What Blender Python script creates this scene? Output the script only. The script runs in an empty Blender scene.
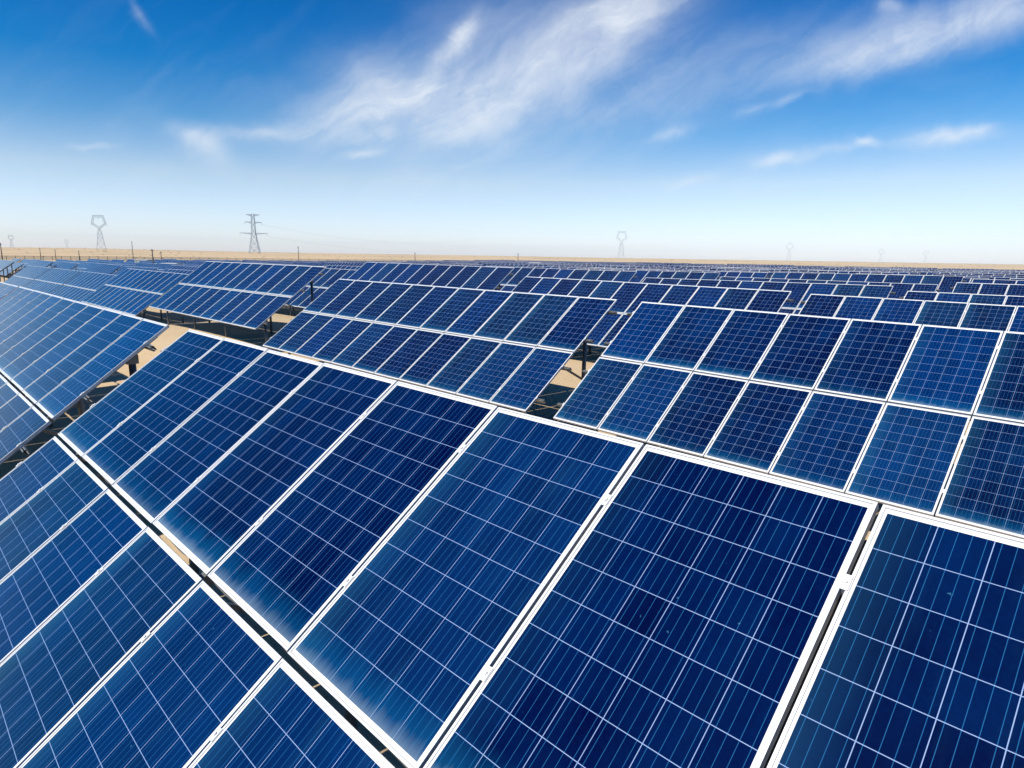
import bpy, bmesh, math, random
from mathutils import Matrix, Vector, noise as mnoise

random.seed(11)
scene = bpy.context.scene
COL = scene.collection

# ------------------------------------------------------------------ camera
R = Matrix(((0.6985567913664611, 0.715399819593399, 0.01488312336534614),
            (0.14747395256338852, -0.1235867089684084, -0.9813143016791965),
            (-0.7001927181503014, 0.6876986429320111, -0.19183517393092364)))
CAM = Vector((7.743526, -1.17929498, 1.83480531))
FPX = 653.54
cd = bpy.data.cameras.new('camera')
cam = bpy.data.objects.new('camera', cd)
COL.objects.link(cam)
rt, up, bk = R[0].copy(), -R[1].copy(), -R[2].copy()
cam.matrix_world = Matrix(((rt.x, up.x, bk.x, CAM.x), (rt.y, up.y, bk.y, CAM.y),
                           (rt.z, up.z, bk.z, CAM.z), (0, 0, 0, 1)))
cd.sensor_width = 36
cd.lens = FPX / 1024 * 36
cd.clip_start = 0.05
cd.clip_end = 30000
scene.camera = cam


def direction(px, py):
    """world direction seen at one point of the photograph (layout only)"""
    return (R.transposed() @ Vector(((px - 512) / FPX, (py - 384) / FPX, 1))).normalized()


def to_px(p):
    q = R @ (Vector(p) - CAM)
    if q.z < 0.2:
        return None
    return (512 + FPX * q.x / q.z, 384 + FPX * q.y / q.z, q.z)


# ------------------------------------------------------------------ view, sun, sky
scene.view_settings.view_transform = 'Standard'
scene.view_settings.look = 'None'
scene.view_settings.gamma = 1
scene.view_settings.exposure = 0.05
scene.cycles.max_bounces = 6
scene.cycles.diffuse_bounces = 0
scene.cycles.volume_bounces = 0
scene.cycles.use_denoising = True

SUN = Vector((-0.05, -0.66, 0.75)).normalized()
sd = bpy.data.lights.new('sun', 'SUN')
sd.energy = 5.0
sd.angle = math.radians(0.5)
sd.color = (1.0, 0.945, 0.85)
so = bpy.data.objects.new('sun', sd)
COL.objects.link(so)
so.rotation_euler = SUN.to_track_quat('Z', 'Y').to_euler()
so.location = (0, 0, 60)


class NT:
    """small helper that writes node maths"""
    def __init__(self, tree):
        self.t = tree
        self.n = tree.nodes
        self.l = tree.links

    def new(self, typ, **kw):
        nd = self.n.new(typ)
        for k, v in kw.items():
            setattr(nd, k, v)
        return nd

    def put(self, sock, v):
        if isinstance(v, bpy.types.NodeSocket):
            self.l.new(v, sock)
        else:
            sock.default_value = v

    def m(self, op, a, b=0.0, c=None, clamp=False):
        nd = self.new('ShaderNodeMath', operation=op, use_clamp=clamp)
        self.put(nd.inputs[0], a)
        self.put(nd.inputs[1], b)
        if c is not None:
            self.put(nd.inputs[2], c)
        return nd.outputs[0]

    def mix(self, fac, a, b):
        nd = self.new('ShaderNodeMix', data_type='RGBA')
        self.put(nd.inputs[0], fac)
        self.put(nd.inputs[6], a if not isinstance(a, tuple) else (*a, 1))
        self.put(nd.inputs[7], b if not isinstance(b, tuple) else (*b, 1))
        return nd.outputs[2]

    def xyz(self, x, y, z=0.0):
        nd = self.new('ShaderNodeCombineXYZ')
        for i, v in enumerate((x, y, z)):
            self.put(nd.inputs[i], v)
        return nd.outputs[0]

    def noise(self, vec, scale=1.0, detail=3.0, rough=0.5, dist=0.0):
        nd = self.new('ShaderNodeTexNoise')
        self.put(nd.inputs['Vector'], vec)
        nd.inputs['Scale'].default_value = scale
        nd.inputs['Detail'].default_value = detail
        nd.inputs['Roughness'].default_value = rough
        nd.inputs['Distortion'].default_value = dist
        return nd.outputs[0]

    def white(self, vec):
        nd = self.new('ShaderNodeTexWhiteNoise', noise_dimensions='3D')
        self.put(nd.inputs['Vector'], vec)
        return nd.outputs[0]

    def ramp(self, fac, a, b):
        """smoothstep of fac from a to b"""
        nd = self.new('ShaderNodeMapRange', interpolation_type='SMOOTHSTEP')
        self.put(nd.inputs[0], fac)
        nd.inputs[1].default_value = a
        nd.inputs[2].default_value = b
        return nd.outputs[0]


def material(name):
    mt = bpy.data.materials.new(name)
    mt.use_nodes = True
    mt.node_tree.nodes.clear()
    k = NT(mt.node_tree)
    out = k.new('ShaderNodeOutputMaterial')
    bs = k.new('ShaderNodeBsdfPrincipled')
    k.l.new(bs.outputs[0], out.inputs[0])
    return mt, k, bs


# world: Nishita sky, graded, with cirrus drifting in it
w = bpy.data.worlds.new('World')
scene.world = w
w.use_nodes = True
w.node_tree.nodes.clear()
k = NT(w.node_tree)
wo = k.new('ShaderNodeOutputWorld')
bg = k.new('ShaderNodeBackground')
k.l.new(bg.outputs[0], wo.inputs[0])
sky = k.new('ShaderNodeTexSky', sky_type='NISHITA')
sky.sun_disc = False
sky.sun_elevation = math.asin(SUN.z)
sky.sun_rotation = math.atan2(SUN.x, SUN.y)
sky.altitude = 1200
sky.air_density = 1.0
sky.dust_density = 1.2
sky.ozone_density = 2.5
gen = k.new('ShaderNodeTexCoord').outputs['Generated']
hv = Vector((-0.7135, 0.7007, 0)).normalized()       # level direction the clouds are charted about
hr = Vector((hv.y, -hv.x, 0))


def dot(v, c):
    nd = k.new('ShaderNodeVectorMath', operation='DOT_PRODUCT')
    k.put(nd.inputs[0], v)
    nd.inputs[1].default_value = c
    return nd.outputs['Value']


fw = k.m('MAXIMUM', dot(gen, hv), 0.05)
ax = k.m('DIVIDE', dot(gen, hr), fw)
az = k.m('DIVIDE', dot(gen, Vector((0, 0, 1))), fw)


def chart(px, py):
    d = direction(px, py)
    f = d.dot(hv)
    return d.dot(hr) / f, d.z / f


# (x, y of the middle, half length, half width, tilt in degrees, strength, streak noise)
CLOUDS = [
    (560, 62, 130, 30, 33, 0.80), (628, 12, 75, 22, 32, 0.80), (425, 106, 80, 22, 8, 0.97), (395, 92, 60, 30, -15, 0.45),
    (400, 134, 62, 9, 4, 0.50), (443, 60, 42, 9, 48, 0.60), (464, 36, 17, 10, 50, 0.55), (500, 40, 110, 46, 22, 0.30),
    (570, 112, 170, 52, 12, 0.34), (340, 112, 80, 40, 4, 0.26), (440, 118, 60, 20, 5, 0.35),
    (920, 38, 80, 20, 14, 0.62), (985, 14, 70, 18, 10, 0.62), (860, 58, 80, 16, 12, 0.42), (800, 52, 105, 30, 12, 0.18),
    (888, 8, 11, 7, 0, 0.40), (948, 135, 40, 8, 6, 0.66), (978, 128, 14, 4, 15, 0.40), (868, 142, 13, 5, -10, 0.55),
    (785, 158, 32, 6, 4, 0.48), (835, 148, 44, 5, 8, 0.28), (790, 101, 19, 4, 22, 0.34), (750, 112, 15, 4, 15, 0.28),
    (672, 134, 18, 6, 18, 0.42), (690, 178, 30, 5, 10, 0.25),
    (208, 152, 22, 12, -32, 0.50), (194, 138, 27, 9, -24, 0.36), (260, 131, 52, 9, 3, 0.52), (140, 15, 15, 4, -56, 0.20),
    (364, 155, 19, 4, 10, 0.55), (92, 146, 22, 3, 3, 0.25),
]
# ragged outlines: the chart is bent by small eddies before the clouds are laid out
w1 = k.m('SUBTRACT', k.noise(k.xyz(ax, az, 11.0), 9.0, 6, 0.62, 0.8), 0.5)
w2 = k.m('SUBTRACT', k.noise(k.xyz(ax, az, 27.0), 9.0, 6, 0.62, 0.8), 0.5)
ax0, az0 = ax, az
ax = k.m('ADD', ax, k.m('MULTIPLY', w1, 0.05))
az = k.m('ADD', az, k.m('MULTIPLY', w2, 0.034))
total = None
for (px, py, la, lb, tilt, s) in CLOUDS:
    cx, cz = chart(px, py)
    x1, z1 = chart(px + 5, py)
    ul = (x1 - cx) / 5
    la, lb = la * ul, lb * ul
    t = math.radians(tilt + 0.8)
    dx = k.m('SUBTRACT', ax, cx)
    dz = k.m('SUBTRACT', az, cz)
    a = k.m('DIVIDE', k.m('ADD', k.m('MULTIPLY', dx, math.cos(t)), k.m('MULTIPLY', dz, math.sin(t))), la)
    b = k.m('DIVIDE', k.m('SUBTRACT', k.m('MULTIPLY', dz, math.cos(t)), k.m('MULTIPLY', dx, math.sin(t))), lb)
    g = k.m('MULTIPLY', k.m('EXPONENT', k.m('MULTIPLY', k.m('ADD', k.m('MULTIPLY', a, a), k.m('MULTIPLY', b, b)), -1.0)), s)
    inv = k.m('SUBTRACT', 1.0, g)
    total = inv if total is None else k.m('MULTIPLY', total, inv)
total = k.m('SUBTRACT', 1.0, total)
# wisps: noise stretched along the wind, roughly 30 degrees up to the right
t = math.radians(30)
wa = k.m('ADD', k.m('MULTIPLY', ax, math.cos(t)), k.m('MULTIPLY', az, math.sin(t)))
wb = k.m('SUBTRACT', k.m('MULTIPLY', az, math.cos(t)), k.m('MULTIPLY', ax, math.sin(t)))
warp = k.noise(k.xyz(ax, az, 3.0), 3.0, 3, 0.6)
wv = k.xyz(k.m('MULTIPLY', wa, 4.0), k.m('ADD', k.m('MULTIPLY', wb, 19.0), k.m('MULTIPLY', warp, 2.2)), 0.0)
wisps = k.noise(wv, 1.0, 9, 0.62, 0.4)
puffs = k.noise(k.xyz(ax, az, 0.0), 7.0, 8, 0.66, 1.2)
tex = k.m('ADD', k.m('MULTIPLY', wisps, 0.62), k.m('MULTIPLY', puffs, 0.38))
cl = k.m('MULTIPLY', total, k.m('ADD', 0.46, k.m('MULTIPLY', k.ramp(tex, 0.30, 0.66), 0.72)))
veil = k.m('MULTIPLY', k.ramp(wisps, 0.45, 0.85), k.ramp(az, 0.5, 0.1))
cl = k.m('ADD', cl, k.m('MULTIPLY', veil, 0.10), clamp=True)
sz = k.new('ShaderNodeSeparateXYZ')
k.l.new(gen, sz.inputs[0])
grade = k.new('ShaderNodeValToRGB')             # clear, dry desert air: deep blue overhead, milky at the horizon
k.l.new(sz.outputs[2], grade.inputs[0])
er = grade.color_ramp
GR = ((0.0, (0.86, 0.84, 0.99)), (0.035, (0.78, 0.76, 0.86)), (0.105, (0.72, 0.69, 0.69)), (0.17, (0.25, 0.50, 0.65)),
      (0.235, (0.022, 0.37, 0.62)), (0.30, (0.002, 0.32, 0.61)), (0.55, (0.02, 0.20, 0.42)), (1.0, (0.06, 0.20, 0.38)))
while len(er.elements) < len(GR):
    er.elements.new(0.5)
for e_, (p_, c_) in zip(er.elements, GR):
    e_.position = p_
    e_.color = (*c_, 1)
tint = k.new('ShaderNodeVectorMath', operation='MULTIPLY')
k.l.new(sky.outputs[0], tint.inputs[0])
k.l.new(grade.outputs[0], tint.inputs[1])
tint2 = k.new('ShaderNodeVectorMath', operation='SCALE')
k.l.new(tint.outputs[0], tint2.inputs[0])
lowz = k.m('SUBTRACT', 1.0, k.m('MULTIPLY', sz.outputs[2], 6.0), clamp=True)
side = k.m('MULTIPLY', k.m('MAXIMUM', k.m('MINIMUM', ax, 1.0), -1.0), lowz)
k.l.new(k.m('SUBTRACT', 2.0, k.m('MULTIPLY', side, 0.42)), tint2.inputs['Scale'])
cloudmix = k.mix(k.m('MULTIPLY', cl, 0.9), tint2.outputs[0], (8.5, 9.0, 9.6))
k.l.new(cloudmix, bg.inputs[0])
bg.inputs[1].default_value = 0.10

# ------------------------------------------------------------------ materials
PW, PL, PT = 0.996, 1.65, 0.036          # one 60-cell panel
CELL = 0.159


def make_cells():
    mt, k, bs = material('solar_cells_under_glass')
    uv = k.new('ShaderNodeUVMap', uv_map='UVMap').outputs[0]
    sp = k.new('ShaderNodeSeparateXYZ')
    k.l.new(uv, sp.inputs[0])
    u, v = sp.outputs[0], sp.outputs[1]
    cu = k.m('DIVIDE', k.m('SUBTRACT', u, 0.021), CELL)
    cv = k.m('DIVIDE', k.m('SUBTRACT', v, 0.030), CELL)
    fu, fv = k.m('FRACT', cu), k.m('FRACT', cv)
    gu = k.m('GREATER_THAN', k.m('ABSOLUTE', k.m('SUBTRACT', fu, 0.5)), 0.5 - 0.0085)
    gv = k.m('GREATER_THAN', k.m('ABSOLUTE', k.m('SUBTRACT', fv, 0.5)), 0.5 - 0.0085)
    ou = k.m('GREATER_THAN', k.m('ABSOLUTE', k.m('SUBTRACT', cu, 3.0)), 2.985)
    ov = k.m('GREATER_THAN', k.m('ABSOLUTE', k.m('SUBTRACT', cv, 5.0)), 4.985)
    outside = k.m('MAXIMUM', ou, ov)
    gap = k.m('MAXIMUM', gu, gv)
    bus = k.m('LESS_THAN', k.m('ABSOLUTE', k.m('SUBTRACT', k.m('FRACT', k.m('MULTIPLY', fu, 4.0)), 0.5)), 0.024)
    oi = k.new('ShaderNodeObjectInfo').outputs['Random']
    isl = k.new('ShaderNodeNewGeometry').outputs['Random Per Island']
    seed = k.m('ADD', k.m('MULTIPLY', oi, 91.7), k.m('MULTIPLY', isl, 37.3))
    rp = k.white(k.xyz(seed, 1.0, 2.0))
    rq = k.white(k.xyz(seed, 5.0, 7.0))
    rs = k.white(k.xyz(seed, 9.0, 4.0))
    rc = k.white(k.xyz(k.m('FLOOR', cu), k.m('FLOOR', cv), seed))
    rd = k.white(k.xyz(k.m('FLOOR', cv), k.m('FLOOR', cu), k.m('ADD', seed, 3.3)))
    puv = k.xyz(u, v, seed)
    # multicrystalline grain
    vo = k.new('ShaderNodeTexVoronoi', voronoi_dimensions='3D')
    vo.inputs['Scale'].default_value = 70
    k.l.new(puv, vo.inputs['Vector'])
    sg = k.new('ShaderNodeSeparateXYZ')
    k.l.new(vo.outputs['Color'], sg.inputs[0])
    grain = sg.outputs[0]
    blot = k.noise(k.xyz(k.m('MULTIPLY', u, 2.6), k.m('MULTIPLY', v, 1.1), seed), 1.0, 4, 0.6)
    tone = k.m('ADD', k.m('ADD', k.m('MULTIPLY', k.m('POWER', rp, 2.6), 0.60), k.m('MULTIPLY', rc, 0.20)),
               k.m('ADD', k.m('MULTIPLY', grain, 0.07), k.m('MULTIPLY', k.m('SUBTRACT', blot, 0.46), 1.0)), clamp=True)
    c = k.mix(tone, (0.0001, 0.0004, 0.029), (0.0002, 0.022, 0.118))
    c = k.mix(k.m('MULTIPLY', k.m('GREATER_THAN', rd, 0.92), 0.28), c, (0.0003, 0.0012, 0.026))
    c = k.mix(k.m('MULTIPLY', bus, 0.50), c, (0.03, 0.21, 0.48))
    c = k.mix(k.m('MAXIMUM', k.m('MULTIPLY', gap, 0.80), 0.0), c, (0.33, 0.46, 0.74))
    c = k.mix(outside, c, (0.80, 0.80, 0.80))
    # grey sealing bead where the laminate sits in the frame
    su = k.m('GREATER_THAN', k.m('ABSOLUTE', k.m('SUBTRACT', u, PW / 2)), PW / 2 - 0.0112 - 0.0016)
    sv = k.m('GREATER_THAN', k.m('ABSOLUTE', k.m('SUBTRACT', v, PL / 2)), PL / 2 - 0.0112 - 0.0022)
    c = k.mix(k.m('MULTIPLY', k.m('MAXIMUM', su, sv), 0.75), c, (0.22, 0.22, 0.22))
    # dust: thin film, and what the rain leaves along the low edge in streaks
    st = k.noise(k.xyz(k.m('MULTIPLY', u, 52.0), k.m('MULTIPLY', v, 2.2), seed), 1.0, 5, 0.7)
    st2 = k.noise(k.xyz(k.m('MULTIPLY', u, 9.0), k.m('MULTIPLY', v, 2.0), seed), 1.0, 2, 0.5)
    reach = k.m('ADD', 0.10, k.m('MULTIPLY', k.m('ADD', st2, k.m('MULTIPLY', st, 0.25)), 0.22))
    low = k.m('SUBTRACT', 1.0, k.m('DIVIDE', v, reach), clamp=True)
    band = k.m('MULTIPLY', k.m('POWER', low, 1.2), k.m('ADD', 0.35, k.m('MULTIPLY', rq, 0.55)))
    band = k.m('MULTIPLY', band, k.m('ADD', 0.55, k.m('MULTIPLY', st, 0.9)))
    foot = k.m('SUBTRACT', 1.0, k.m('DIVIDE', k.m('SUBTRACT', v, 0.03), k.m('ADD', 0.015, k.m('MULTIPLY', k.m('MULTIPLY', st, st2), 0.20))), clamp=True)
    foot = k.m('MULTIPLY', k.m('POWER', foot, 1.5), k.m('ADD', 0.12, k.m('MULTIPLY', rq, 0.28)))
    edge = k.m('MULTIPLY', k.m('SUBTRACT', 1.0, k.m('DIVIDE', u, 0.20), clamp=True), k.m('MULTIPLY', rs, 0.16))
    smear = k.m('MULTIPLY', k.ramp(k.noise(k.xyz(k.m('MULTIPLY', u, 7.0), k.m('MULTIPLY', v, 1.3), k.m('ADD', seed, 8.0)), 1.0, 4, 0.6), 0.52, 0.8), 0.08)
    dust = k.m('ADD', edge, k.m('ADD', k.m('MULTIPLY', smear, rs), k.m('ADD', 0.002, k.m('MULTIPLY', k.m('POWER', rs, 3.0), 0.045))), clamp=True)
    # bird and dust spots
    spn = k.noise(puv, 30.0, 2, 0.5)
    spots = k.m('MULTIPLY', k.m('MULTIPLY', k.ramp(spn, 0.755, 0.79), k.m('GREATER_THAN', rq, 0.72)), 0.35)
    dust = k.m('MAXIMUM', dust, spots)
    inner = k.m('SUBTRACT', 1.0, outside)
    c = k.mix(k.m('MULTIPLY', k.m('MULTIPLY', band, 0.75), inner), c, (0.003, 0.105, 0.25))
    c = k.mix(k.m('MULTIPLY', dust, inner), c, (0.05, 0.26, 0.40))
    c = k.mix(k.m('MULTIPLY', foot, inner), c, (0.38, 0.46, 0.50))
    c = k.mix(k.m('MULTIPLY', foot, k.m('MULTIPLY', outside, 0.5)), c, (0.62, 0.55, 0.44))
    k.l.new(c, bs.inputs['Base Color'])
    k.l.new(k.m('ADD', 0.09, k.m('MULTIPLY', dust, 0.6)), bs.inputs['Roughness'])
    bs.inputs['IOR'].default_value = 1.45
    return mt


def simple(name, col, rough=0.5, metal=0.0, var=0.12, scale=9.0):
    mt, k, bs = material(name)
    tc = k.new('ShaderNodeTexCoord').outputs['Object']
    n = k.noise(tc, scale, 4, 0.6)
    dark = tuple(x * (1 - var) for x in col)
    lite = tuple(min(1, x * (1 + var * 0.6)) for x in col)
    k.l.new(k.mix(k.ramp(n, 0.3, 0.7), dark, lite), bs.inputs['Base Color'])
    k.l.new(k.m('ADD', rough - 0.08, k.m('MULTIPLY', n, 0.16)), bs.inputs['Roughness'])
    bs.inputs['Metallic'].default_value = metal
    return mt


M_CELL = make_cells()
M_FRAME = simple('anodised_aluminium', (0.86, 0.86, 0.86), 0.42, 0.25, 0.05, 14)
M_BACK = simple('white_backsheet', (0.70, 0.70, 0.70), 0.6)
M_STEEL = simple('galvanised_steel', (0.24, 0.25, 0.25), 0.5, 0.55, 0.2, 22)
M_TOWER = simple('haze_paled_tower_steel', (0.52, 0.55, 0.57), 0.6, 0.05)  # steel colour lightened to paint in the fading of distance haze
M_CABLE = simple('black_cable', (0.02, 0.02, 0.02), 0.6)
M_GREYCABLE = simple('grey_cable', (0.16, 0.16, 0.155), 0.55)
M_WHITE = simple('white_painted_steel', (0.74, 0.74, 0.70), 0.5, 0, 0.1, 2)
M_GREY = simple('grey_painted_steel', (0.28, 0.31, 0.30), 0.55, 0, 0.15, 3)
M_CONC = simple('pale_concrete', (0.42, 0.39, 0.34), 0.9, 0, 0.15, 3)
M_WOOD = simple('dark_pole', (0.10, 0.09, 0.085), 0.8)


def make_sand():
    mt, k, bs = material('desert_sand')
    tc = k.new('ShaderNodeTexCoord').outputs['Object']
    n1 = k.noise(tc, 0.55, 6, 0.6)
    n2 = k.noise(tc, 7.0, 5, 0.65)
    n3 = k.noise(tc, 0.012, 5, 0.6, 0.4)
    n4 = k.noise(tc, 60.0, 2, 0.6)
    c = k.mix(n1, (0.57, 0.415, 0.245), (0.70, 0.535, 0.335))
    c = k.mix(k.m('MULTIPLY', k.ramp(n2, 0.55, 0.78), 0.5), c, (0.36, 0.25, 0.15))
    c = k.mix(k.m('MULTIPLY', k.ramp(n4, 0.62, 0.8), 0.45), c, (0.66, 0.56, 0.42))
    c = k.mix(k.m('MULTIPLY', k.ramp(n3, 0.46, 0.66), 0.55), c, (0.36, 0.30, 0.20))
    k.l.new(c, bs.inputs['Base Color'])
    bs.inputs['Roughness'].default_value = 0.95
    bs.inputs['Specular IOR Level'].default_value = 0.15
    bp = k.new('ShaderNodeBump')
    bp.inputs['Strength'].default_value = 0.5
    bp.inputs['Distance'].default_value = 0.06
    k.l.new(k.m('ADD', n2, k.m('MULTIPLY', n4, 0.3)), bp.inputs['Height'])
    k.l.new(bp.outputs[0], bs.inputs['Normal'])
    return mt


M_SAND = make_sand()
M_SHRUB = simple('dry_shrub', (0.10, 0.095, 0.05), 0.9, 0, 0.3, 0.7)


# ------------------------------------------------------------------ mesh helpers
class MB:
    """collects boxes, bars and tubes into ONE mesh"""
    def __init__(self):
        self.bm = bmesh.new()
        self.uv = self.bm.loops.layers.uv.new('UVMap')

    def box(self, lo, hi, mat=0, skip=(), M=None):
        x0, y0, z0 = lo
        x1, y1, z1 = hi
        co = [(x0, y0, z0), (x1, y0, z0), (x1, y1, z0), (x0, y1, z0), (x0, y0, z1), (x1, y0, z1), (x1, y1, z1), (x0, y1, z1)]
        vs = [self.bm.verts.new(M @ Vector(c) if M else c) for c in co]
        for nm, ix in (('b', (3, 2, 1, 0)), ('t', (4, 5, 6, 7)), ('f', (0, 1, 5, 4)), ('r', (1, 2, 6, 5)), ('k', (2, 3, 7, 6)), ('l', (3, 0, 4, 7))):
            if nm in skip:
                continue
            f = self.bm.faces.new([vs[i] for i in ix])
            f.material_index = mat

    def glass(self, x0, y0, z, w, l, mat=0, M=None):
        vs = [self.bm.verts.new(M @ Vector(c) if M else c) for c in ((x0, y0, z), (x0 + w, y0, z), (x0 + w, y0 + l, z), (x0, y0 + l, z))]
        f = self.bm.faces.new(vs)
        f.material_index = mat
        for lp, uv in zip(f.loops, ((0, 0), (w, 0), (w, l), (0, l))):
            lp[self.uv].uv = uv

    def bar(self, a, b, w, h=None, mat=0):
        """square bar from a to b"""
        a, b = Vector(a), Vector(b)
        h = h or w
        d = b - a
        q = d.to_track_quat('Z', 'Y' if abs(d.normalized().y) < 0.95 else 'X').to_matrix().to_4x4()
        self.box((-w / 2, -h / 2, 0), (w / 2, h / 2, d.length), mat, M=Matrix.Translation(a) @ q)

    def tube(self, a, b, r0, r1=None, n=10, mat=0, cap=True):
        a, b = Vector(a), Vector(b)
        r1 = r0 if r1 is None else r1
        d = b - a
        q = d.to_track_quat('Z', 'Y').to_matrix()
        ring = []
        for p, r in ((a, r0), (b, r1)):
            ring.append([self.bm.verts.new(p + q @ Vector((r * math.cos(6.28318 * i / n), r * math.sin(6.28318 * i / n), 0))) for i in range(n)])
        for i in range(n):
            f = self.bm.faces.new((ring[0][i], ring[0][(i + 1) % n], ring[1][(i + 1) % n], ring[1][i]))
            f.smooth = True
            f.material_index = mat
        if cap:
            self.bm.faces.new(ring[1]).material_index = mat
            self.bm.faces.new(ring[0][::-1]).material_index = mat

    def mesh(self, name, mats):
        me = bpy.data.meshes.new(name)
        self.bm.to_mesh(me)
        self.bm.free()
        for m_ in mats:
            me.materials.append(m_)
        return me


def link(name, me, parent=None, mat=None):
    o = bpy.data.objects.new(name, me)
    COL.objects.link(o)
    if parent:
        o.parent = parent
    if mat is not None:
        o.matrix_local = mat
    return o


def tag(o, label=None, cat=None, group=None, kind=None):
    if label:
        o['label'] = label
    if cat:
        o['category'] = cat
    if group:
        o['group'] = group
    if kind:
        o['kind'] = kind
    return o


def thing(name, label, cat, loc, rot=(0, 0, 0), group=None):
    o = bpy.data.objects.new(name, None)
    o.empty_display_size = 0.2
    COL.objects.link(o)
    o.location = loc
    o.rotation_euler = rot
    return tag(o, label, cat, group)


# ------------------------------------------------------------------ where each table stands
PITCH = 1.012
TILT = math.radians(36.535)
NC = 11
ROWGAP = 0.031
LEG = 1.72                                    # mid line of a table above the ground
# x, y, z of the left end of the mid line; yaw; roll
KNOWN = {
    'A': (0.0, 0.0, 0.0, 0.0, 0.0), 'D': (-12.2479, 0.1691, -0.0713, -0.0033, 0.0006), 'D2': (-23.9, 0.2, -0.08, 0, 0),
    'B': (-11.6456, 8.5345, 0.045, 0.0084, 0.0042), 'C': (-0.0425, 8.8469, -0.05, 0.0115, 0.0098),
    'F': (-24.4875, 9.0179, 0.3954, 0.0042, 0.0016), 'J': (-39.3, 9.4, -0.27, 0, 0.004), 'K2': (-51.3, 9.4, -0.75, 0, 0.002),
    'K1': (-62.8, 9.4, -0.77, 0, 0), 'K0': (-74.4, 9.4, -0.80, 0, 0), 'L': (-94.6, 9.6, -0.5, 0, -0.004),
    'G': (-22.728, 16.515, 0.4312, -0.0005, 0.0046), 'H': (-11.551, 17.1062, 0.0306, -0.0085, 0.0071),
    'I': (-0.2193, 17.9361, -0.1468, -0.0004, 0.0082), 'G2': (-34.5, 16.5, 0.03, 0, 0.003),
    'M1': (-22.72, 25.1, 0.21, 0, 0.002), 'M2': (-23.17, 34.36, 0.07, 0, 0),
}
PITCHED = {'C': 0.016, 'D': 0.0114, 'F': 0.0102, 'B': -0.0042}
ANCH = [(v[0] + 5.5, v[1], v[2]) for v in KNOWN.values()] + [
    (-46, 17, -0.55), (-58, 17, -0.8), (-46, 26, -0.45), (-34, 26, -0.15), (-118, 35, -1.35), (-150, 20, -1.5), (-200, 20, -1.7),
    (-90, 30, -1.2), (-70, 40, -0.95), (-100, 100, -1.0), (-60, 80, -0.35), (-20, 60, -0.15), (0, 30, -0.12), (5, 60, -0.2),
    (0, 120, -0.4), (-40, 160, -0.6), (-200, 100, -1.6), (6, -10, 0.0), (-15, -10, -0.05), (-150, -20, -0.9), (30, 10, 0), (30, 60, -0.1)]


def field_z(x, y):
    s = wsum = 0.0
    for (ax_, ay_, az_) in ANCH:
        d2 = (x - ax_) ** 2 + 2.0 * (y - ay_) ** 2 + 4.0
        w_ = 1.0 / (d2 * d2)
        s += w_ * az_
        wsum += w_
    return s / wsum


def ground_z(x, y):
    n = 0.10 * mnoise.noise(Vector((x * 0.045, y * 0.045, 3.1))) + 0.05 * mnoise.noise(Vector((x * 0.16, y * 0.16, 7.7)))
    z = field_z(x, y) - LEG + n * min(1.0, (abs(x) + abs(y)) / 25.0)
    r = math.hypot(x, y)
    if r > 240:
        t_ = min(1.0, (r - 240) / 500.0)
        z = z * (1 - t_) + t_ * (-1.9)
        z += t_ * 1.3 * mnoise.noise(Vector((x * 0.0035, y * 0.0035, 1.3)))
        # low sandy rise on the left horizon
        ang = math.degrees(math.atan2(y, x))
        rise = math.exp(-((ang - 171) / 13.0) ** 2) * 4.8 + math.exp(-((ang - 150) / 20.0) ** 2) * 2.4 + math.exp(-((ang - 120) / 30.0) ** 2) * 2.6
        z += rise * min(1, max(0, (r - 380) / 700.0)) * max(0.0, 1 - max(0, r - 2500) / 4000.0)
    return z


# ------------------------------------------------------------------ panel and rack meshes (shared)
def frame_bars(mb, x0, y0, M=None, mat=0):
    lip = 0.011
    a, b = (x0, y0), (x0 + PW, y0 + PL)
    mb.box((a[0], a[1], -PT), (b[0], a[1] + lip, 0), mat, M=M)
    mb.box((a[0], b[1] - lip, -PT), (b[0], b[1], 0), mat, M=M)
    mb.box((a[0], a[1] + lip, -PT), (a[0] + lip, b[1] - lip, 0), mat, skip=('f', 'k'), M=M)
    mb.box((b[0] - lip, a[1] + lip, -PT), (b[0], b[1] - lip, 0), mat, skip=('f', 'k'), M=M)


mb = MB()
frame_bars(mb, 0, 0)
# back side of the laminate, a hand's breadth of junction box under the top
mb.box((0.011, 0.011, -0.009), (PW - 0.011, PL - 0.011, -0.0055), 1, skip=('l', 'r', 'f', 'k'))
mb.box((0.43, 1.42, -0.030), (0.56, 1.53, -0.0092), 2)
ME_PANEL = mb.mesh('solar_panel', [M_FRAME, M_BACK, M_CABLE])
mb = MB()
mb.box((0.0112, 0.0112, -0.0052), (PW - 0.0112, PL - 0.0112, -0.0031), 1, skip=('t',))
mb.glass(0.0112, 0.0112, -0.003, PW - 0.0224, PL - 0.0224, 0)
ME_GLASS = mb.mesh('cell_glass', [M_CELL, M_FRAME])
# shift the uv so that they count from the panel's own corner
for lp in ME_GLASS.uv_layers['UVMap'].data:
    if lp.uv[0] or lp.uv[1] or True:
        lp.uv = (lp.uv[0] + 0.0112, lp.uv[1] + 0.0112)
mb = MB()
frame_bars(mb, 0, 0, mat=0)
mb.glass(0.011, 0.011, -0.003, PW - 0.022, PL - 0.022, 1)
ME_PANEL_FAR = mb.mesh('solar_panel_plain', [M_FRAME, M_CELL])

mb = MB()                                       # clamp that bridges two panels, with its bolt
mb.box((-0.016, -0.03, 0.0005), (0.016, 0.03, 0.0045))
mb.box((-0.006, -0.029, -0.07), (0.006, 0.029, 0.0005))
mb.tube((0, 0, 0.0045), (0, 0, 0.012), 0.0085, n=6)
ME_CLAMP = mb.mesh('panel_clamp', [M_FRAME])

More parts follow.
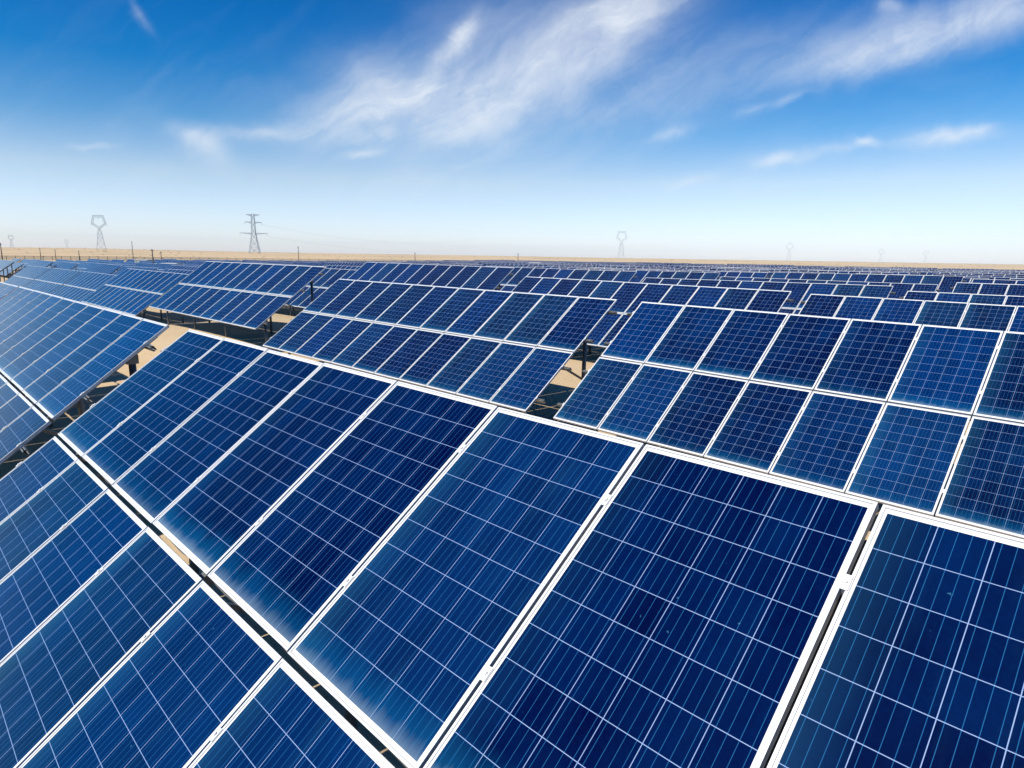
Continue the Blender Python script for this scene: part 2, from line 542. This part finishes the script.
LEN = NC * PITCH
PZ = -PT - 0.002                                # top of the purlins under the frames
PH = 0.062
OVER = 0.17


def channel(mb, x0, x1, y, ztop, wdt=0.045, hgt=PH, th=0.006):
    mb.box((x0, y - wdt / 2, ztop - hgt), (x1, y + wdt / 2, ztop - hgt + th))
    mb.box((x0, y - wdt / 2, ztop - hgt + th), (x1, y - wdt / 2 + th, ztop))
    mb.box((x0, y + wdt / 2 - th, ztop - hgt + th), (x1, y + wdt / 2, ztop))
    mb.box((x0, y - wdt / 2 + th, ztop - 0.004), (x1, y - wdt / 2 + 0.016, ztop))
    mb.box((x0, y + wdt / 2 - 0.016, ztop - 0.004), (x1, y + wdt / 2 - th, ztop))


mb = MB()
channel(mb, -OVER, LEN + OVER, 0, PZ)
ME_PURLIN = mb.mesh('purlin', [M_STEEL])
PUR_V = (-1.30, -0.40, 0.42, 1.32)
RT = PZ - PH - 0.002                            # top of the rafters
mb = MB()
mb.box((-0.03, -1.52, RT - 0.08), (0.03, 1.56, RT))
ME_RAFTER = mb.mesh('rafter', [M_STEEL])
RAF_U = (0.55, 3.8, 7.0, 10.45)


def slope(u, v, zz=0.0):
    """a point of the table plane in the table's own upright frame (origin at the mid line's left end)"""
    c, s = math.cos(TILT), math.sin(TILT)
    return Vector((u, v * c - zz * s, v * s + zz * c))


def post_mesh(v, thick):
    top = slope(0, v, RT - 0.06)
    mb = MB()
    mb.tube((0, 0, 0), (0, 0, -LEG - 0.5 - top.z), thick, n=12)
    mb.box((-0.045, -0.07, -0.10), (0.045, 0.07, 0.015))
    return mb.mesh('post', [M_STEEL]), top


ME_POST_F, TOP_F = post_mesh(-1.05, 0.038)
ME_POST_R, TOP_R = post_mesh(1.16, 0.045)
mb = MB()
pa, pb = slope(0, -0.15, RT - 0.085), Vector((0, TOP_R.y - 0.02, -0.75))
mb.bar((0, pa.y, pa.z), pb, 0.04)
ME_BRACE = mb.mesh('brace', [M_STEEL])

mb = MB()                                       # module cable slung along under the seam of the two rows
rc_ = random.Random(8)
prev = None
for i in range(NC * 8 + 1):
    p_ = Vector((0.1 + i * (LEN - 0.2) / (NC * 8), 0.02 + 0.012 * math.sin(i * 0.9) + rc_.uniform(-.004, .004), -0.075 - 0.035 * abs(math.sin(i * math.pi / 8)) - rc_.uniform(0, .004)))
    if prev:
        mb.tube(prev, p_, 0.0045, n=6, cap=False)
    prev = p_
ME_CABLE = mb.mesh('cable', [M_GREYCABLE])

# a whole far-off table in one mesh
mb = MB()
RX = Matrix.Rotation(TILT, 4, 'X')
for c_ in range(NC):
    for r_ in (0, 1):
        x0 = c_ * PITCH + (PITCH - PW) / 2
        y0 = ROWGAP / 2 if r_ else -ROWGAP / 2 - PL
        frame_bars(mb, x0, y0, M=RX, mat=0)
        mb.glass(x0 + 0.011, y0 + 0.011, -0.003, PW - 0.022, PL - 0.022, 1, M=RX)
for v_ in PUR_V:
    mb.box((-OVER, v_ - 0.022, PZ - PH), (LEN + OVER, v_ + 0.022, PZ), 2, M=RX)
for u_ in RAF_U:
    mb.box((u_ * PITCH - 0.03, -1.5, RT - 0.08), (u_ * PITCH + 0.03, 1.55, RT), 2, M=RX)
    for tp, th in ((TOP_F, 0.038), (TOP_R, 0.045)):
        mb.bar((u_ * PITCH, tp.y, tp.z), (u_ * PITCH, tp.y, -LEG - 0.5), th * 2, mat=2)
ME_TABLE_FAR = mb.mesh('solar_table', [M_FRAME, M_CELL, M_STEEL])


def build_table(lod, xyz, yaw, roll, label, group, pitch=0.0):
    x, y, z = xyz
    rot = Matrix.Rotation(yaw, 3, 'Z') @ Matrix.Rotation(roll, 3, 'Y') @ Matrix.Rotation(pitch, 3, 'X')
    if lod == 3:
        o = link('solar_table', ME_TABLE_FAR)
        o.location = (x, y, z)
        o.rotation_euler = (pitch, roll, yaw)
        return tag(o, label, 'solar table', group)
    base = Vector((LEN / 2, 0, -LEG))
    root = thing('solar_table', label, 'solar table', Vector((x, y, z)) + rot @ base, (pitch, roll, yaw), group)
    S = Matrix.Translation(-base)               # from the upright frame at the mid line to the base
    T_ = S @ RX
    for c_ in range(NC):
        for r_ in (0, 1):
            jx, jy = random.uniform(-0.0015, 0.0015), random.uniform(-0.003, 0.003)
            jz = random.uniform(-0.0006, 0.0006)
            x0 = c_ * PITCH + (PITCH - PW) / 2 + jx
            y0 = (ROWGAP / 2 if r_ else -ROWGAP / 2 - PL) + jy
            tw = Matrix.Rotation(random.uniform(-0.0016, 0.0016), 4, 'X') @ Matrix.Rotation(random.uniform(-0.002, 0.002), 4, 'Y')
            Mx = T_ @ Matrix.Translation((x0, y0, jz)) @ tw
            p = link('solar_panel', ME_PANEL if lod == 1 else ME_PANEL_FAR, root, Mx)
            if lod == 1:
                link('cell_glass', ME_GLASS, p)
    for v_ in PUR_V:
        link('purlin', ME_PURLIN, root, T_ @ Matrix.Translation((0, v_, 0)))
    for u_ in RAF_U:
        X = u_ * PITCH
        link('rafter', ME_RAFTER, root, T_ @ Matrix.Translation((X, 0, 0)))
        link('post', ME_POST_F, root, S @ Matrix.Translation((X, TOP_F.y, TOP_F.z)))
        link('post', ME_POST_R, root, S @ Matrix.Translation((X, TOP_R.y, TOP_R.z)))
        link('brace', ME_BRACE, root, S @ Matrix.Translation((X, 0, 0)))
    if lod == 1:
        link('cable', ME_CABLE, root, T_)
        for c_ in range(0, NC + 1):
            for v_ in PUR_V:
                xx = c_ * PITCH + (0.004 if c_ == 0 else -0.004 if c_ == NC else 0)
                link('panel_clamp', ME_CLAMP, root, T_ @ Matrix.Translation((xx, v_ + random.uniform(-0.01, 0.01), 0)))
    return root


LABELS = {
    'A': 'closest solar table, its wide panels filling the lower part of the photo',
    'D': 'solar table left of the closest one across a narrow dark gap, paler blue',
    'D2': 'slice of a solar table at the left edge, in line with the closest row',
    'B': 'solar table directly behind the closest one, left of the sandy gap with a post',
    'C': 'big solar table on the right behind the closest one, right of the sandy gap',
    'F': 'second-row solar table with a long black shadow under its raised low edge',
    'J': 'pale second-row solar table just left of the one with the long black shadow',
    'K2': 'pale low-lying second-row solar table, second left of the one with black shadow',
    'K1': 'washed-out second-row solar table between two thin dark seams at far left',
    'K0': 'washed-out second-row solar table left of the first thin dark seam',
    'L': 'raised pale solar table at the far left edge with dark shadow over bare sand',
    'G': 'third-row solar table whose strip shows above the table left of the sandy gap',
    'H': 'third-row solar table straight behind the sandy gap, top panels visible',
    'I': 'third-row solar table showing over the big right-hand table',
    'G2': 'small third-row solar table behind the table with the long black shadow',
    'M1': 'fourth-row solar table above the third-row one that stands behind the sandy gap',
    'M2': 'fifth-row solar table peeping over the fourth row near the centre',
}

# inverter cabins stand in the aisles
CABINS = [(144, 176, 3.0, 0), (172, 150, 3.0, 1), (535, 150, 2.4, 2)]
cabin_xy = []
for (px, dist, wdt, kk) in CABINS:
    d = direction(px, 262)
    h_ = Vector((d.x, d.y, 0)).normalized()
    cabin_xy.append((CAM.x + h_.x * dist, CAM.y + h_.y * dist))

spots = []
for nm, v_ in KNOWN.items():
    spots.append([nm, v_[0], v_[1], v_[2], v_[3], v_[4], {'A': 1, 'D': 1, 'D2': 1}.get(nm, 2 if nm not in ('B', 'C', 'F', 'G', 'H', 'I') else 2 + 1 * (nm in ('G', 'H', 'I', 'F', 'B', 'C')))])
spots = [[nm, v_[0], v_[1], v_[2], v_[3], v_[4],
          1 if nm in ('A', 'D', 'D2') else 2 if nm in ('B', 'C', 'F', 'J', 'K2', 'K1', 'K0', 'L') else 3 if nm in ('G', 'H', 'I', 'G2') else 4 if nm == 'M1' else 5]
         for nm, v_ in KNOWN.items()]
ROW_Y = [0.15, 9.2, 17.1, 25.4, 34.2]
while ROW_Y[-1] < 190:
    ROW_Y.append(ROW_Y[-1] + 8.65)
rnd = random.Random(5)
for j, ry in enumerate(ROW_Y):
    if j < 2:
        continue
    x = (-0.2 if j > 2 else -0.22) + rnd.uniform(-0.9, 0.9) * (j > 2)
    if j == 3:
        x = 0.45
    if j == 4:
        x = 0.1
    while x > -212:
        if j == 2 and x > -40:
            x = -46.4
            continue
        near_known = any(abs(s[1] - x) < 6.5 and abs(s[2] - ry) < 3 for s in spots)
        yy = ry + rnd.uniform(-0.5, 0.5)
        blocked = any(abs(x + LEN / 2 - cx_) < LEN / 2 + 3 and abs(yy - cy_) < 3.6 for (cx_, cy_) in cabin_xy)
        road = -91.5 < x + LEN / 2 < -86
        if not near_known and not blocked and not road:
            zz = field_z(x + LEN / 2, yy) + rnd.uniform(-0.13, 0.13)
            spots.append([None, x, yy, zz, rnd.uniform(-0.006, 0.006), rnd.uniform(-0.007, 0.007), j + 1])
        x -= LEN + rnd.choice((0.45, 0.5, 0.6, 1.1)) + (0.0 if rnd.random() < 0.9 else 1.2)


def in_view(s):
    best = []
    for u_ in (0, LEN / 3, LEN * 2 / 3, LEN):
        for (dy, dz) in ((-1.33, -0.98), (1.33, 0.98)):
            q = to_px((s[1] + u_, s[2] + dy, s[3] + dz))
            if q:
                best.append(q)
    if not best:
        return None
    xs = [q[0] for q in best]
    if max(xs) < -8 or min(xs) > 1032:
        return None
    return sum(q[2] for q in best) / len(best), 0.5 * (max(0, min(xs)) + min(1024, max(xs)))


seen = []
for s in spots:
    q = in_view(s)
    if q:
        seen.append((q[0], q[1], s))
seen.sort(key=lambda t_: t_[0])
ORD = ['first', 'second', 'third', 'fourth', 'fifth', 'sixth', 'seventh', 'eighth', 'ninth', 'tenth', 'eleventh', 'twelfth']
rows = {}
for e in seen:
    rows.setdefault(e[2][6], []).append(e)
rank = {}
for j, es in rows.items():
    es.sort(key=lambda e: -e[1])
    for i, e in enumerate(es):
        rank[id(e[2])] = i
NEAR_G = 'solar tables set out in long parallel rows'
rest = []
for n_, (depth, px, s) in enumerate(seen):
    if n_ >= 300:
        rest.append(s)
        continue
    nm = s[0]
    lod = 1 if depth < 27 else 2 if depth < 62 else 3
    group = NEAR_G
    if nm:
        lab = LABELS[nm]
    elif s[6] <= 8:
        i = rank[id(s)]
        where = ('rightmost' if i == 0 else ORD[i] + ' from the right') if i < 12 else 'number %d from the right' % (i + 1)
        lab = 'solar table in the %s row from the front, %s in that row' % (ORD[s[6] - 1], where)
        if i >= 12:
            lab = 'hazy pale solar table at the far left end of the %s row' % ORD[s[6] - 1]
            group = 'pale tables at the left end of the %s row' % ORD[s[6] - 1]
    else:
        third = 'right' if px > 700 else 'centre' if px > 330 else 'left'
        lab = {'right': 'tiny far-off solar table in the dense rows under the right horizon',
               'centre': 'tiny far-off solar table in the dense rows under the middle horizon',
               'left': 'tiny far-off solar table in the pale rows under the left horizon'}[third]
        group = 'far solar tables under the %s horizon' % third
    build_table(lod, (s[1], s[2], s[3]), s[4], s[5], lab, group, PITCHED.get(nm, rnd.uniform(-0.012, 0.012)))
if rest:
    bm = bmesh.new()
    for s in rest:
        tmp = ME_TABLE_FAR.copy()
        tmp.transform(Matrix.Translation((s[1], s[2], s[3])) @ Matrix.Rotation(s[4], 4, 'Z'))
        bm.from_mesh(tmp)
        bpy.data.meshes.remove(tmp)
    me = bpy.data.meshes.new('distant_solar_tables')
    bm.to_mesh(me)
    bm.free()
    for m_ in (M_FRAME, M_CELL, M_STEEL):
        me.materials.append(m_)
    tag(link('distant_solar_tables', me), 'thin blue mass of the farthest solar tables below the desert', 'solar tables', None, 'stuff')
print('tables', len(seen), 'rest', len(rest))

# ------------------------------------------------------------------ ground
xs, ys = [], []


def axis(lo, hi, step, far):
    a = [lo]
    while a[-1] < hi:
        a.append(a[-1] + step)
    st, b = step, [a[-1]]
    while b[-1] < far:
        st *= 1.25
        b.append(b[-1] + st)
    st, c = step, [a[0]]
    while c[-1] > -far:
        st *= 1.25
        c.append(c[-1] - st)
    return c[:0:-1] + a + b[1:]


xs = axis(-48, 14, 0.9, 9000)
ys = axis(-4, 40, 0.9, 9000)
bm = bmesh.new()
grid = [[bm.verts.new((x, y, ground_z(x, y))) for x in xs] for y in ys]
for j in range(len(ys) - 1):
    for i in range(len(xs) - 1):
        f = bm.faces.new((grid[j][i], grid[j][i + 1], grid[j + 1][i + 1], grid[j + 1][i]))
        f.smooth = True
me = bpy.data.meshes.new('ground')
bm.to_mesh(me)
bm.free()
me.materials.append(M_SAND)
tag(link('ground', me), kind='structure')


def place(px, dist):
    d = direction(px, 255)
    h_ = Vector((d.x, d.y, 0)).normalized()
    x, y = CAM.x + h_.x * dist, CAM.y + h_.y * dist
    return Vector((x, y, ground_z(x, y))), math.atan2(-h_.x, h_.y)


# dry scrub on the plain, one mass nobody could count
rs_ = random.Random(3)
mb = MB()
for _ in range(1000):
    px = rs_.uniform(-60, 1080)
    dist = 420 + 1900 * rs_.random() ** 1.2
    p, _a = place(px, dist)
    r_ = rs_.uniform(0.16, 0.38) * (1 + dist / 1800)
    for _k in range(3):
        o_ = Vector((rs_.uniform(-r_, r_), rs_.uniform(-r_, r_), 0)) * 0.7
        vs = []
        n_ = 6
        top = mb.bm.verts.new(p + o_ + Vector((rs_.uniform(-.2, .2), rs_.uniform(-.2, .2), r_ * rs_.uniform(0.7, 1.2))))
        for i in range(n_):
            a_ = 6.283 * i / n_ + rs_.random()
            q_ = r_ * rs_.uniform(0.4, 1.0)
            vs.append(mb.bm.verts.new(p + o_ + Vector((q_ * math.cos(a_), q_ * math.sin(a_), r_ * rs_.uniform(-0.05, 0.3)))))
        for i in range(n_):
            mb.bm.faces.new((vs[i], vs[(i + 1) % n_], top))
tag(link('desert_scrub', mb.mesh('desert_scrub', [M_SHRUB])), 'low dry scrub dotted over the sandy plain beyond the field', 'scrub', None, 'stuff')

# ------------------------------------------------------------------ inverter cabins
CAB_LAB = ['white inverter cabin with a grey louvred side, left of its lower neighbour', 'low white cabin with a dark opening, right of the taller one',
           'small white cabin shining in the field near the middle of the horizon']
for (px, dist, wdt, kk), (cx_, cy_) in zip(CABINS, cabin_xy):
    gz = ground_z(cx_, cy_)
    hgt = (2.75, 2.35, 3.1)[kk]
    t_ = thing('inverter_cabin', CAB_LAB[kk], 'cabin', (cx_, cy_, gz), (0, 0, 0.72 if kk < 2 else 0.8), 'white cabins among the tables')
    L_, D_ = wdt, 2.2
    mb = MB()
    mb.box((-L_ / 2 - .1, -D_ / 2 - .1, -0.3), (L_ / 2 + .1, D_ / 2 + .1, 0.25))
    link('plinth', mb.mesh('plinth', [M_CONC]), t_)
    mb = MB()
    mb.box((-L_ / 2, -D_ / 2, 0.252), (L_ / 2, D_ / 2, hgt))
    link('body', mb.mesh('body', [M_WHITE]), t_)
    mb = MB()
    mb.box((-L_ / 2 - .12, -D_ / 2 - .12, hgt + .002), (L_ / 2 + .12, D_ / 2 + .12, hgt + .14))
    link('roof', mb.mesh('roof', [M_WHITE]), t_)
    mb = MB()
    for i in range(9):
        zz = 0.9 + i * (hgt - 1.2) / 9
        mb.box((-L_ / 2 + L_ * .32, -D_ / 2 - .03, zz), (L_ / 2 - .12, -D_ / 2 - .003, zz + (hgt - 1.2) / 12))
    link('louvre', mb.mesh('louvre', [M_GREY]), t_)
    mb = MB()
    mb.box((-L_ / 2 + .12, -D_ / 2 - .03, 0.4), (-L_ / 2 + L_ * .26, -D_ / 2 - .004, hgt - .25))
    link('door', mb.mesh('door', [M_GREY]), t_)

# ------------------------------------------------------------------ thin poles
POLES = [  # px, distance, height, label
    (1.8, 200, 6.6, 'tall dark pole at the very left edge on the sand'),
    (40.5, 330, 5.2, 'thin short pole on the sand near the left edge'),
    (55.5, 340, 4.6, 'thin pole left of the pentagon tower, beside the fence line'),
    (79, 300, 4.4, 'stubby pole just left of the pentagon tower'),
    (133, 300, 8.4, 'tall thin pole on the sand right of the pentagon tower'),
    (152.5, 150, 5.2, 'dark pole standing at the taller white cabin'),
    (161, 230, 4.8, 'thin pole between the two white cabins'),
    (298.5, 260, 7.6, 'lone pole right of the three-armed tower'),
    (415, 230, 5.8, 'lone thin pole standing midway along the plain'),
    (518, 240, 5.6, 'faint thin pole left of the small white cabin'),
]
for (px, dist, hgt, lab) in POLES:
    p, a_ = place(px, dist)
    t_ = thing('thin_pole', lab, 'pole', p, (0, 0, a_), 'thin poles along the field edge')
    mb = MB()
    mb.tube((0, 0, -0.3), (0, 0, hgt), 0.14, 0.09, n=8)
    link('shaft', mb.mesh('shaft', [M_WOOD]), t_)
    mb = MB()
    mb.box((-0.22, -0.06, hgt * 0.93), (0.22, 0.06, hgt * 0.93 + 0.14))
    link('bracket', mb.mesh('bracket', [M_WOOD]), t_)

# ------------------------------------------------------------------ fence along the far edge
mb = MB()
fp = []
for i in range(0, 121):
    px = -40 + i * 9.2
    p, _a = place(px, 330 + 26 * math.sin(i * 0.06))
    fp.append(p)
fence = thing('boundary_fence', 'low brownish wire fence running along the sand beyond the field', 'fence', fp[0])
for i, p in enumerate(fp[:-1]):
    q = fp[i + 1]
    for hz in (0.3, 0.6, 0.9, 1.2, 1.5, 1.7):
        mb.bar(p - fp[0] + Vector((0, 0, hz)), q - fp[0] + Vector((0, 0, hz)), 0.09)
link('wires', mb.mesh('wires', [M_WOOD]), fence)
mb = MB()
mb.box((-0.08, -0.08, -0.3), (0.08, 0.08, 1.8))
ME_FPOST = mb.mesh('fence_post', [M_WOOD])
for i, p in enumerate(fp[:96]):
    link('fence_post', ME_FPOST, fence, Matrix.Translation(p - fp[0]))


# ------------------------------------------------------------------ pylons
def lattice_leg(mb, sect, th):
    """tapering square lattice through the given (z, half width) sections"""
    for (z0, h0), (z1, h1) in zip(sect[:-1], sect[1:]):
        c0 = [(-h0, -h0, z0), (h0, -h0, z0), (h0, h0, z0), (-h0, h0, z0)]
        c1 = [(-h1, -h1, z1), (h1, -h1, z1), (h1, h1, z1), (-h1, h1, z1)]
        for i in range(4):
            j = (i + 1) % 4
            mb.bar(c0[i], c1[i], th)
            mb.bar(c0[i], c1[j], th * 0.6)
            mb.bar(c0[j], c1[i], th * 0.6)
            mb.bar(c1[i], c1[j], th * 0.6)


def arm(mb, x0, x1, z, depth, drop, th):
    tip = (x1, 0, z)
    for yy in (-depth, depth):
        mb.bar((x0, yy, z), tip, th)
        mb.bar((x0, yy, z - drop), tip, th)
        for f_ in (0.33, 0.66):
            xm = x0 + (x1 - x0) * f_
            mb.bar((xm, yy * (1 - f_), z), (x0 + (x1 - x0) * (f_ - 0.33), yy * (1 - f_ + .33), z - drop * (1 - f_ + .33)), th * 0.6)


def insulator(parent, x, z, ln=1.8):
    mb = MB()
    mb.tube((x, 0, z), (x, 0, z - ln), 0.14, n=6)
    link('insulator', mb.mesh('insulator', [M_TOWER]), parent)


def pentagon_tower(px, dist, hgt, lab, th=0.30):
    p, a_ = place(px, dist)
    t_ = thing('lattice_tower', lab, 'pylon', p, (0, 0, a_), 'power line towers on the plain')
    wz = hgt * 0.60
    mb = MB()
    lattice_leg(mb, [(-1, hgt * .125), (hgt * .18, hgt * .095), (hgt * .34, hgt * .07), (hgt * .48, hgt * .055), (wz, hgt * .028)], th)
    link('lattice_body', mb.mesh('lattice_body', [M_TOWER]), t_)
    mb = MB()
    ring = [(0, wz), (hgt * .19, wz + hgt * .17), (hgt * .13, hgt), (-hgt * .13, hgt), (-hgt * .19, wz + hgt * .17)]
    inner = [(0, wz + hgt * .055), (hgt * .15, wz + hgt * .185), (hgt * .10, hgt * .955), (-hgt * .10, hgt * .955), (-hgt * .15, wz + hgt * .185)]
    for yy in (-0.7, 0.7):
        for i in range(5):
            j = (i + 1) % 5
            mb.bar((ring[i][0], yy, ring[i][1]), (ring[j][0], yy, ring[j][1]), th)
            mb.bar((inner[i][0], yy, inner[i][1]), (inner[j][0], yy, inner[j][1]), th)
            for f_ in range(5):
                A_ = [ring[i][q] + (ring[j][q] - ring[i][q]) * f_ / 5 for q in (0, 1)]
                B_ = [inner[i][q] + (inner[j][q] - inner[i][q]) * (f_ + .5) / 5 for q in (0, 1)]
                mb.bar((A_[0], yy, A_[1]), (B_[0], yy, B_[1]), th * .6)
    link('pentagon_head', mb.mesh('pentagon_head', [M_TOWER]), t_)
    for x_, z_ in ((-hgt * .19, wz + hgt * .17), (hgt * .19, wz + hgt * .17), (0, hgt * .955)):
        insulator(t_, x_, z_, hgt * .07)
    return t_


def armed_tower(px, dist, hgt, lab, th=0.32):
    p, a_ = place(px, dist)
    t_ = thing('lattice_tower', lab, 'pylon', p, (0, 0, a_ + 0.15), 'power line towers on the plain')
    mb = MB()
    lattice_leg(mb, [(-1, hgt * .135), (hgt * .16, hgt * .105), (hgt * .32, hgt * .078), (hgt * .50, hgt * .052), (hgt * .64, hgt * .045), (hgt * .80, hgt * .040), (hgt, hgt * .034)], th)
    link('lattice_body', mb.mesh('lattice_body', [M_TOWER]), t_)
    for z_, half in ((hgt * .52, hgt * .33), (hgt * .80, hgt * .205), (hgt * .985, hgt * .17)):
        for s_ in (-1, 1):
            mb = MB()
            arm(mb, s_ * hgt * .04, s_ * half, z_, hgt * .035, hgt * .035, th * .8)
            link('crossarm', mb.mesh('crossarm', [M_TOWER]), t_)
            if z_ < hgt * .9:
                insulator(t_, s_ * half, z_, hgt * .06)
    return t_


T1 = pentagon_tower(102, 810, 34.5, 'grey lattice tower with a pentagon-shaped head above the left sands')
T2 = armed_tower(255, 735, 39.5, 'tall lattice tower with three pairs of crossarms, right of the pentagon one')
T3 = pentagon_tower(621, 860, 34, 'faint ring-headed lattice tower right of the centre of the horizon')
T4 = pentagon_tower(789, 1350, 33, 'very faint ring-headed tower between the centre and the right of the horizon', 0.24)
T5 = pentagon_tower(881, 1900, 33, 'barely visible lattice tower, second from the right on the horizon', 0.26)
T6 = pentagon_tower(926, 2100, 33, 'barely visible lattice tower, rightmost on the horizon', 0.26)
T7 = pentagon_tower(13, 2300, 34, 'ghostly lattice tower at the far left of the horizon', 0.36)
T8 = pentagon_tower(68, 3000, 34, 'tiny ghostly lattice tower left of the pentagon tower', 0.3)


# the wires of the three-armed tower, sagging away to the right
def wire(p, q, sag, r_):
    mb = MB()
    pts = [p.lerp(q, i / 24) - Vector((0, 0, sag * 4 * (i / 24) * (1 - i / 24))) for i in range(25)]
    for a_, b_ in zip(pts[:-1], pts[1:]):
        mb.tube(a_, b_, r_, n=6, cap=False)
    o = link('power_wire', mb.mesh('power_wire', [M_TOWER]))
    return o


b0, _a = place(255, 735)
b1, _a = place(470, 1050)
for (dx, z_, lab) in ((13, 20.3, 'lowest faint power wire sagging right from the three-armed tower'),
                      (8, 31.4, 'faint power wire leaving the middle arm of the three-armed tower')):
    hx = Vector((0.92, 0.39, 0)) * 0
    p = b0 + Vector((math.cos(_a) * dx, math.sin(_a) * dx, z_ - 2.2))
    q = b1 + Vector((math.cos(_a) * dx, math.sin(_a) * dx, z_ - 6))
    tag(wire(p, q, 11, 0.045), lab, 'power wire', 'power wires of the three-armed tower')

# ------------------------------------------------------------------ haze over the plain
HAZE = True
if HAZE:
    mt = bpy.data.materials.new('pale_haze')
    mt.use_nodes = True
    mt.node_tree.nodes.clear()
    k = NT(mt.node_tree)
    out = k.new('ShaderNodeOutputMaterial')
    pv = k.new('ShaderNodeVolumePrincipled')
    pv.inputs['Color'].default_value = (0.82, 0.93, 1.0, 1)
    pv.inputs['Density'].default_value = 0.00011
    pv.inputs['Anisotropy'].default_value = -0.45
    k.l.new(pv.outputs[0], out.inputs['Volume'])
    mb = MB()
    mb.box((-3200, -400, -8), (1600, 3200, 62))
    tag(link('haze', mb.mesh('haze', [mt])), 'thin pale haze over the desert plain', 'haze', None, 'stuff')
